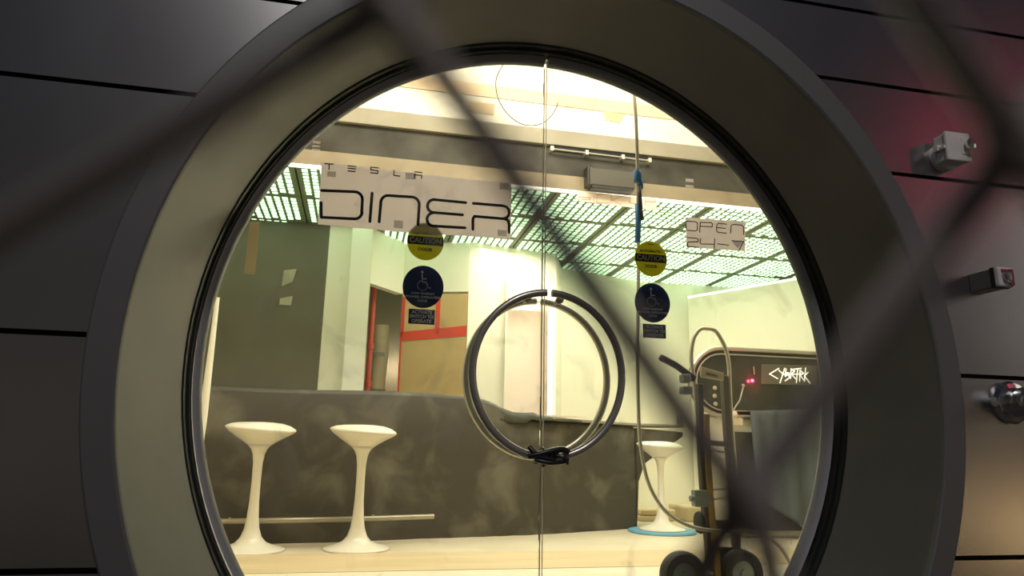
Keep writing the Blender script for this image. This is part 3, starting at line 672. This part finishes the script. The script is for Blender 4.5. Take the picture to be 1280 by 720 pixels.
# ------------------------------------------------------------------ hoses and cables
pts = [(791, 60), (793, 117), (795, 150), (797, 220), (798, 330), (797, 440), (798, 510), (801, 560), (811, 605), (829, 636), (850, 652), (875, 661), (905, 664), (935, 664), (955, 669), (975, 684), (992, 712), (1005, 745)]
t = empty('hanging_hose', at(797, 400, y=.20), 'grey hose hanging behind the right door pane and looping to the floor', 'hose')
path = [at(px, py, y=.20) for px, py in pts]
path = [V3((path[0].x-.01, .20, 3.8))]+path
for p in path: p.z = max(p.z, .02)
bm = BM(); tube(bm, smooth_path(path, 6), .0075, 10); under(obj('hose_body', bm, M['hose'], smooth='all'), t)
bm = BM()
for (x0, y0, x1, y1, r) in ((797, 255, 797, 303, .0125), (796, 213, 797, 228, .017), (800, 224, 801, 236, .010)):
    a, b = at(x0, y0, y=.20), at(x1, y1, y=.20); tube(bm, [a, (a+b)/2+V3((.003, 0, 0)), b], r, 10)
under(obj('tape_wrap', bm, M['bluetape'], smooth='all'), t)['label'] = 'bright blue tape'
bm = BM()
for (x0, y0, x1, y1, r) in ((799, 232, 801, 262, .009), (801, 262, 803, 275, .008)):
    a, b = at(x0, y0, y=.19), at(x1, y1, y=.19); tube(bm, [a, b], r, 8)
under(obj('connector', bm, M['thin'], smooth='all'), t)
loop = [(640, 62), (628, 82), (621, 96), (620, 110), (624, 126), (635, 143), (650, 154), (664, 157), (678, 154), (689, 145), (696, 133)]
lp = [at(px, py, y=.45) for px, py in loop]; lp[0] = V3((lp[0].x, .45, 3.8)); lp.append(lp[-1]+V3((.004, 0, .02)))
bm = BM(); tube(bm, [lp[0], at(632, 76, y=.45)]+smooth_path(lp[1:], 5), .0022, 8); obj('cable', bm, M['thin'], smooth='all', label='thin dark cable hanging in a loop at the top of the doorway', cat='cable')

# ------------------------------------------------------------------ hand truck
YT = .40
t = empty('hand_truck', (at(890, 700, z=0).x, YT, 0), 'worn hand truck with tall looped handle standing inside the right door pane', 'hand truck')
def tp(px, py, dy=0.): return at(px, py, y=YT+dy)
bm = BM(); hp = [(872, 520), (867, 470), (864, 447), (867, 424), (875, 412), (884, 411), (893, 413), (899, 420), (907, 436), (911, 455), (912, 480), (914, 520), (917, 560), (920, 600), (921, 700), (921, 760)]
pth = smooth_path([tp(*p, .03) for p in hp], 4)
for p in pth: p.z = max(p.z, .06)
tube(bm, pth, .0092, 12); under(obj('looped_handle', bm, M['truck'], smooth='all'), t)
bm = BM(); pth = [tp(877, 480), tp(878, 540), tp(881, 600), tp(886, 660), tp(891, 712), tp(893, 750)]
for p in pth: p.z = max(p.z, .07)
pp = smooth_path(pth, 3)
def bar(bm, pts, hx_, hy_):
    rows = [[bm.verts.new(p+V3((a*hx_, b*hy_, 0))) for a, b in ((-1, -1), (1, -1), (1, 1), (-1, 1))] for p in pts]
    for A, B in zip(rows, rows[1:]):
        for k in range(4): bm.faces.new((A[k], A[(k+1) % 4], B[(k+1) % 4], B[k]))
    bm.faces.new(rows[0]); bm.faces.new(rows[-1])
bar(bm, [p+V3((-.010, 0, 0)) for p in pp], .0125, .017); under(obj('side_rail', bm, M['truck_dark'], bevel=.003), t)
bm = BM(); y0 = [p+V3((.010, -.020, 0)) for p in pp if p.z < .78]; bar(bm, y0, .014, .008); under(obj('side_rail', bm, M['truck_yellow'], bevel=.003), t)['label'] = 'scuffed yellow rail'
bm = BM(); pth = [tp(905, 470, .03), tp(909, 540, .03), tp(917, 620, .03), tp(921, 700, .03), tp(921, 750, .03)]
for p in pth: p.z = max(p.z, .05)
bar(bm, pth, .014, .018); under(obj('side_rail', bm, M['truck_dark'], bevel=.003), t)
bm = BM(); a, b = tp(877, 464, -.03), tp(907, 478, -.03)
prism(bm, [tp(876, 458, -.03), tp(905, 466, -.03), tp(905, 476, -.03), tp(877, 471, -.03)], (0, .015, 0)); under(obj('name_plate', bm, M['kbase'], bevel=.002), t)
bm = BM(); strokes(bm, [[tp(884+k*3, 465.2+k*.75, -.031), tp(884+k*3, 469.0+k*.75, -.031)] for k in range(5)]+[[tp(883, 467, -.031), tp(897, 470.4, -.031)]], .0022); under(obj('worn_print', bm, M['truck_dark']), t)
for (xa, ya, xb, yb, r) in ((883, 553, 915, 556, .012), (884, 563, 915, 566, .004), (890, 612, 918, 611, .005), (890, 624, 918, 622, .005)):
    bm = BM(); tube(bm, [tp(xa, ya, .02), tp(xb, yb, .03)], r, 8); under(obj('cross_bar', bm, M['truck'] if r < .01 else M['truck_dark'], smooth=True), t)
bm = BM(); prism(bm, [tp(890, 651, .02), tp(920, 649, .02), tp(920, 662, .02), tp(892, 662, .02)], (0, .02, 0)); under(obj('cross_bar', bm, M['truck_dark']), t)
bm = BM(); prism(bm, [tp(893, 684, .02), tp(918, 684, .02), tp(920, 710, .02), tp(893, 712, .02)], (0, .02, 0)); under(obj('axle_plate', bm, M['truck_dark']), t)
bm = BM(); hg = [tp(826, 447, -.06), tp(834, 451, -.05), tp(845, 457, -.03), tp(856, 465, 0), tp(868, 474, 0)]
tube(bm, smooth_path(hg, 3), .015, 12, rs=None); under(obj('hand_grip', bm, M['rubber'], smooth='all'), t)
for (px, py, w_, h_) in ((857, 473, 10, 10), (858, 488, 12, 9)): p = tp(px, py, -.01); bm = BM(); box(bm, (p.x-w_*.002, YT-.03, p.z-h_*.002), (p.x+w_*.002, YT+.02, p.z+h_*.002)); under(obj('handle_bracket', bm, M['gauge'], bevel=.008), t)
bm = BM(); p = tp(877, 623, -.02); box(bm, (p.x-.035, p.y-.01, p.z-.035), (p.x+.03, p.y+.03, p.z+.035)); tube(bm, [p+V3((-.055, 0, 0)), p+V3((.05, 0, 0))], .014, 10)
under(obj('clamp', bm, M['gauge'], bevel=.005), t)
bm = BM(); p = tp(875, 653, .03); lathe(bm, [(.028, -.012), (.044, -.010), (.048, 0), (.044, .010), (.028, .012)], 24, p, 'x'); under(obj('caster', bm, M['rubber'], smooth=True), t)
def wheel(p, r=.105):
    bm = BM(); lathe(bm, [(r*.55, -.018), (r*.6, -.028), (r*.9, -.030), (r, -.018), (r*1.01, 0), (r, .018), (r*.9, .030), (r*.6, .028), (r*.55, .018)], 40, p, 'y'); o = under(obj('wheel', bm, M['rubber'], smooth=True), t)
    bm = BM(); lathe(bm, [(.012, -.045), (.02, -.043), (.022, -.03), (.05, -.022), (.052, -.018)], 24, p, 'y'); h = obj('wheel_hub', bm, M['gauge'], smooth=True); h.parent = o
wp = tp(853, 716, -.05); wheel(V3((wp.x, YT-.05, .098)), .095)
wq = tp(915, 716, .02); wheel(V3((wq.x+.02, YT-.02, .098)), .095)
bm = BM(); tube(bm, [V3((wp.x, YT-.02, .098)), V3((wq.x, YT+.0, .098))], .012, 10); under(obj('axle', bm, M['steel'], smooth=True), t)
bm = BM(); box(bm, (wp.x+.06, YT-.20, .006), (wq.x-.02, YT+.03, .016)); box(bm, (wp.x+.06, YT+.0, .01), (wq.x-.02, YT+.03, .13)); under(obj('toe_plate', bm, M['truck'], bevel=.003), t)

# ------------------------------------------------------------------ unidentified dark machine with the stadium-shaped window
YK = 2.30
def kp(px, py, dy=0.): return at(px, py, y=YK+dy)
k0 = kp(862, 433); k1 = kp(868, 690); ktop = kp(900, 432).z; kx0, kx1 = kp(862, 480).x, 3.1
t = empty('dark_machine', ((kx0+kx1)/2, YK, 0), 'dark machine with a rounded chrome-edged window and white graffiti logo, draped in blue cloth', 'machine')
zt, zb = kp(900, 434).z, kp(900, 522).z; rr = (zt-zb)/2; cxk = kx0+rr
def stadium(r_in, y, x1=kx1, n=14):
    zc = (zt+zb)/2; r = rr-r_in
    pts = [V3((x1, y, zc+r))]+[V3((cxk+r*math.cos(PI/2+PI*k/n), y, zc+r*math.sin(PI/2+PI*k/n))) for k in range(n+1)]+[V3((x1, y, zc-r))]
    return pts
bm = BM(); prism(bm, stadium(.012, YK), (0, .06, 0)); under(obj('machine_head', bm, M['kbody'], smooth=True), t)
bm = BM(); prism(bm, stadium(.055, YK-.006), (0, .006, 0)); under(obj('window', bm, M['kglass'], smooth=True), t)
bm = BM(); tube(bm, stadium(.010, YK-.006), .016, 10); under(obj('window_trim', bm, M['steel'], smooth=True), t)
bm = BM(); tube(bm, stadium(.052, YK-.008), .006, 8); under(obj('window_trim', bm, M['steel'], smooth=True), t)
bm = BM(); box(bm, (kx0+.10, YK+.01, 0), (kx1, YK+.09, zb+.02)); under(obj('machine_base', bm, M['cream'], bevel=.02), t)
bm = BM(); box(bm, (kp(912, 560).x, YK-.01, .05), (kx1, YK+.03, zb-.10)); under(obj('front_panel', bm, material('panel_green_grey', (.06, .06, .045), .5)), t)
bm = BM(); p = kp(911, 518); lathe(bm, [(.02, -.02), (.026, -.01), (.026, .01), (.02, .02)], 16, (p.x+.03, YK-.02, p.z), 'x'); box(bm, (p.x-.01, YK-.02, p.z-.075), (p.x+.10, YK+.01, p.z-.025)); under(obj('latch', bm, M['fixture']), t)
# logo plate
bm = BM(); prism(bm, [kp(952, 455, -.012), kp(1021, 457, -.012), kp(1021, 482, -.012), kp(952, 480, -.012)], (0, .006, 0)); pl = under(obj('logo_plate', bm, M['logoplate']), t)
c4 = lambda x, y: kp(780+x/4, 380+y/4, -.0125)
lg = [[(774, 322), (728, 350), (768, 373)], [(775, 332), (795, 350), (803, 322)], [(796, 345), (780, 393)], [(810, 325), (806, 362), (826, 346), (808, 342), (830, 366), (806, 384)],
      [(836, 325), (832, 372)], [(836, 325), (853, 336), (836, 350), (858, 374)], [(848, 326), (886, 322)], [(868, 324), (862, 393)], [(880, 332), (878, 386)], [(882, 332), (896, 346), (880, 354), (898, 380)],
      [(908, 320), (902, 386)], [(920, 342), (902, 360), (930, 396)], [(800, 352), (896, 350)]]
bm = BM(); strokes(bm, [[c4(*p) for p in ln] for ln in lg], .009); lo_ = obj('logo', bm, M['logowhite']); lo_.parent = pl
bm = BM(); p = kp(939, 476); lathe(bm, [(.003, -.014), (.009, -.011), (.012, -.004), (.012, 0)], 16, (p.x, YK-.012, p.z), 'y'); under(obj('indicator_lamp', bm, M['redled'], smooth=True), t)['label'] = 'small glowing red lamp'
lamp('indicator_glow', 'POINT', (p.x, YK-.05, p.z), .6, (1, .05, .12), .01)
bm = BM(); tube(bm, [kp(917, 512, -.03), kp(925, 500, -.05), kp(929, 484, -.05)], .006, 8); p = kp(929, 482, -.05); bmesh.ops.create_uvsphere(bm, u_segments=10, v_segments=8, radius=.013, matrix=Matrix.Translation(p)); under(obj('lever', bm, M['steel'], smooth=True), t)
bm = BM(); tube(bm, [kp(942, 458, -.02), kp(943, 468, -.02)], .004, 8); under(obj('pin', bm, M['steel']), t)
for (px, py) in ((893, 485), (893, 495), (894, 505)):
    bm = BM(); p = kp(px, py, -.012); lathe(bm, [(.006, -.012), (.016, -.008), (.016, 0)], 12, p, 'y'); under(obj('side_knob', bm, M['grey']), t)
# cloth hanging over the front
bm = BM(); nx, nz = 26, 22; rows = []
for j in range(nz+1):
    v = j/nz; row = []
    for i in range(nx+1):
        u = i/nx
        top = kp(930+u*105, 515-u*2); xb = kp(921+u*125, 0).x if False else None
        xl = top.x; zT = top.z
        zB = .06+.10*(1-u)**2*4*.6 if u < .5 else .06+.06*(1-u)
        zB = .30-(.27)*min(1, u*1.6)
        z = zT+(zB-zT)*v
        x = top.x-.02*v*(1-u)
        y = YK-.085-.025*math.sin(u*17+v*1.5)*v**.6-.05*v-.012*math.sin(u*31)
        row.append(bm.verts.new((x, y, z)))
    rows.append(row)
for A, B in zip(rows, rows[1:]):
    for i in range(nx): bm.faces.new((A[i], A[i+1], B[i+1], B[i]))
back = [bm.verts.new(v_.co+V3((0, .03, .008))) for v_ in rows[0]]
for i in range(nx): bm.faces.new((rows[0][i], rows[0][i+1], back[i+1], back[i]))
o = obj('draped_cloth', bm, M['cloth'], smooth='all', label='blue-grey cloth hanging down the front of the dark machine', cat='cloth')
o.modifiers.new('s', 'SOLIDIFY').thickness = .006
bm = BM()
for (x0, y0, x1, y1) in ((961, 524, 971, 523),): tube(bm, [kp(x0, y0, -.075), kp(x1, y1, -.075)], .003, 6)
pr = obj('print_mark', bm, M['inklight']); pr.parent = o

# ------------------------------------------------------------------ devices on the outer wall
def wp_(px, py, d=0.): return at(px, py, y=YW-d)
# junction box
c = V3((1.412, YW, 1.694)); t = empty('junction_box', c, 'pale grey cube-shaped junction box on the upper right of the metal wall', 'junction box')
bm = BM(); lathe(bm, [(.056, 0), (.056, -.028), (.050, -.031)], 28, (c.x+.002, YW, c.z-.012), 'y'); under(obj('round_base', bm, M['pvc'], smooth=True), t)
bm = BM(); box(bm, (c.x-.048, YW-0.0651, c.z-.052), (c.x+.048, YW-0.0186, c.z+.052)); under(obj('housing', bm, M['pvc'], bevel=.005), t)
bm = BM(); box(bm, (c.x-.052, YW-0.0818, c.z-.056), (c.x+.052, YW-0.0676, c.z+.056)); o = under(obj('cover', bm, M['pvc'], bevel=.005), t)
bm = BM(); box(bm, (c.x-.046, YW-0.0682, c.z-.049), (c.x+.046, YW-0.0645, c.z+.049)); under(obj('seal', bm, M['dark']), t)
bm = BM(); box(bm, (c.x-.064, YW-0.0527, c.z-.012), (c.x-.046, YW-0.0310, c.z+.012)); box(bm, (c.x-.060, YW-0.0775, c.z-.012), (c.x-.050, YW-0.0310, c.z+.002)); under(obj('latch', bm, M['pvc'], bevel=.003), t)
bm = BM(); box(bm, (c.x+.010, YW-0.0849, c.z-.03), (c.x+.045, YW-0.0812, c.z+.035)); under(obj('outlet_lid', bm, M['pvc'], bevel=.002), t)
bm = BM(); lathe(bm, [(.010, 0), (.010, -.011), (.020, -.012), (.020, -.022), (.012, -.025)], 18, (c.x+.032, YW-0.0843, c.z+.005), 'y'); under(obj('lock_knob', bm, M['chrome'], smooth=True), t)
# wedge shaped call box
c = V3((1.495, YW, 1.205)); t = empty('switch_box', c, 'long grey box with red-edged end face on the metal wall, right side', 'switch')
bm = BM(); box(bm, (c.x-0.0298, YW-0.0900, c.z-0.0342), (c.x+0.0298, YW, c.z+0.0342)); under(obj('box_body', bm, M['pvc2'], bevel=.003), t)
bm = BM(); box(bm, (c.x-0.0314, YW-0.1020, c.z-0.0360), (c.x+0.0314, YW-0.0900, c.z+0.0360)); under(obj('gasket_ring', bm, M['ink']), t)
bm = BM(); box(bm, (c.x-0.0306, YW-0.1220, c.z-0.0342), (c.x+0.0306, YW-0.1020, c.z+0.0342)); under(obj('face_plate', bm, M['pvc'], bevel=.005), t)
bm = BM(); box(bm, (c.x+0.0119, YW-0.1260, c.z-0.0288), (c.x+0.0281, YW-0.1200, c.z+0.0270)); box(bm, (c.x-0.0187, YW-0.1260, c.z+0.0144), (c.x+0.0136, YW-0.1200, c.z+0.0252)); under(obj('red_strip', bm, material('dark_red', (.25, .006, .02), .4)), t)
bm = BM(); box(bm, (c.x-0.0102, YW-0.1360, c.z-0.0162), (c.x+0.0102, YW-0.1200, c.z+0.0126)); tube(bm, [(c.x-0.0170, YW-0.1280, c.z+0.0108), (c.x-0.0136, YW-0.1320, c.z-0.0108), (c.x+0.0068, YW-0.1320, c.z-0.0216)], .004, 8); under(obj('rocker', bm, M['chrome'], bevel=.003), t)
# round chrome fixture
c = V3((1.565, YW, .785)); t = empty('wall_light', c, 'round glossy chrome fixture with pale centre at the right edge of the metal wall', 'light fixture')
bm = BM(); lathe(bm, [(.072, 0), (.074, -.012), (.066, -.026), (.05, -.030), (.046, -.05)], 36, c, 'y'); under(obj('flange', bm, M['chrome'], smooth=True), t)
bm = BM(); lathe(bm, [(.046, -.045), (.050, -.065), (.044, -.085), (.034, -.088), (.032, -.10)], 32, c, 'y'); under(obj('collar', bm, M['chrome'], smooth=True), t)
bm = BM(); lathe(bm, [(.030, -.09), (.032, -.13), (.026, -.142), (.010, -.146)], 28, c, 'y'); under(obj('cap', bm, M['fixture'], smooth=True), t)
bm = BM(); lathe(bm, [(.016, 0), (.016, -.02), (.008, -.022)], 16, c+V3((-.078, 0, .0)), 'y'); under(obj('side_screw', bm, M['gauge'], smooth=True), t)

# ------------------------------------------------------------------ chain-link fence right in front of the viewer
D0 = .060
def fp(px, py, off=0.): d = ray(px, py); return CAM+d*((D0+off)/FPX)
def node(i, j):
    """column i, zig-zag level j (i+j even). image-plane grid at distance D0"""
    ov = {(0, 0): (480, -10), (1, 1): (930, 625), (2, 0): (1268, 175), (1, -1): (820, -470), (-1, 1): (-330, 500), (2, 2): (1090, 1270), (0, 2): (420, 1500), (-2, 2): (-700, 1300), (-2, 0): (-700, -300)}
    if (i, j) in ov: return ov[(i, j)]
    bx = 480+i*395+j*55; by = -10+i*92+j*545
    return (bx, by)
t = empty('chain_link_fence', fp(640, 360), 'blurred chain-link fence wires crossing the foreground', 'fence')
for i in range(-3, 4):
    pts = []
    for j in range(-3, 4):
        ci = i if (i+j) % 2 == 0 else i+1
        px, py = node(ci, j)
        left = (ci == i)
        s = -1 if left else 1
        # knuckle: overshoot the column line and pass in front/behind the neighbour
        for q, (dx, dy, off) in enumerate(((-s*24, -34, -.0016*s), (s*14, -14, .0), (s*14, 16, .0), (-s*24, 38, .0016*s))):
            pts.append(fp(px+dx, py+dy, off))
    bm = BM(); tube(bm, smooth_path(pts, 5), .00165, 10); under(obj('fence_wire', bm, M['fence'], smooth='all'), t)
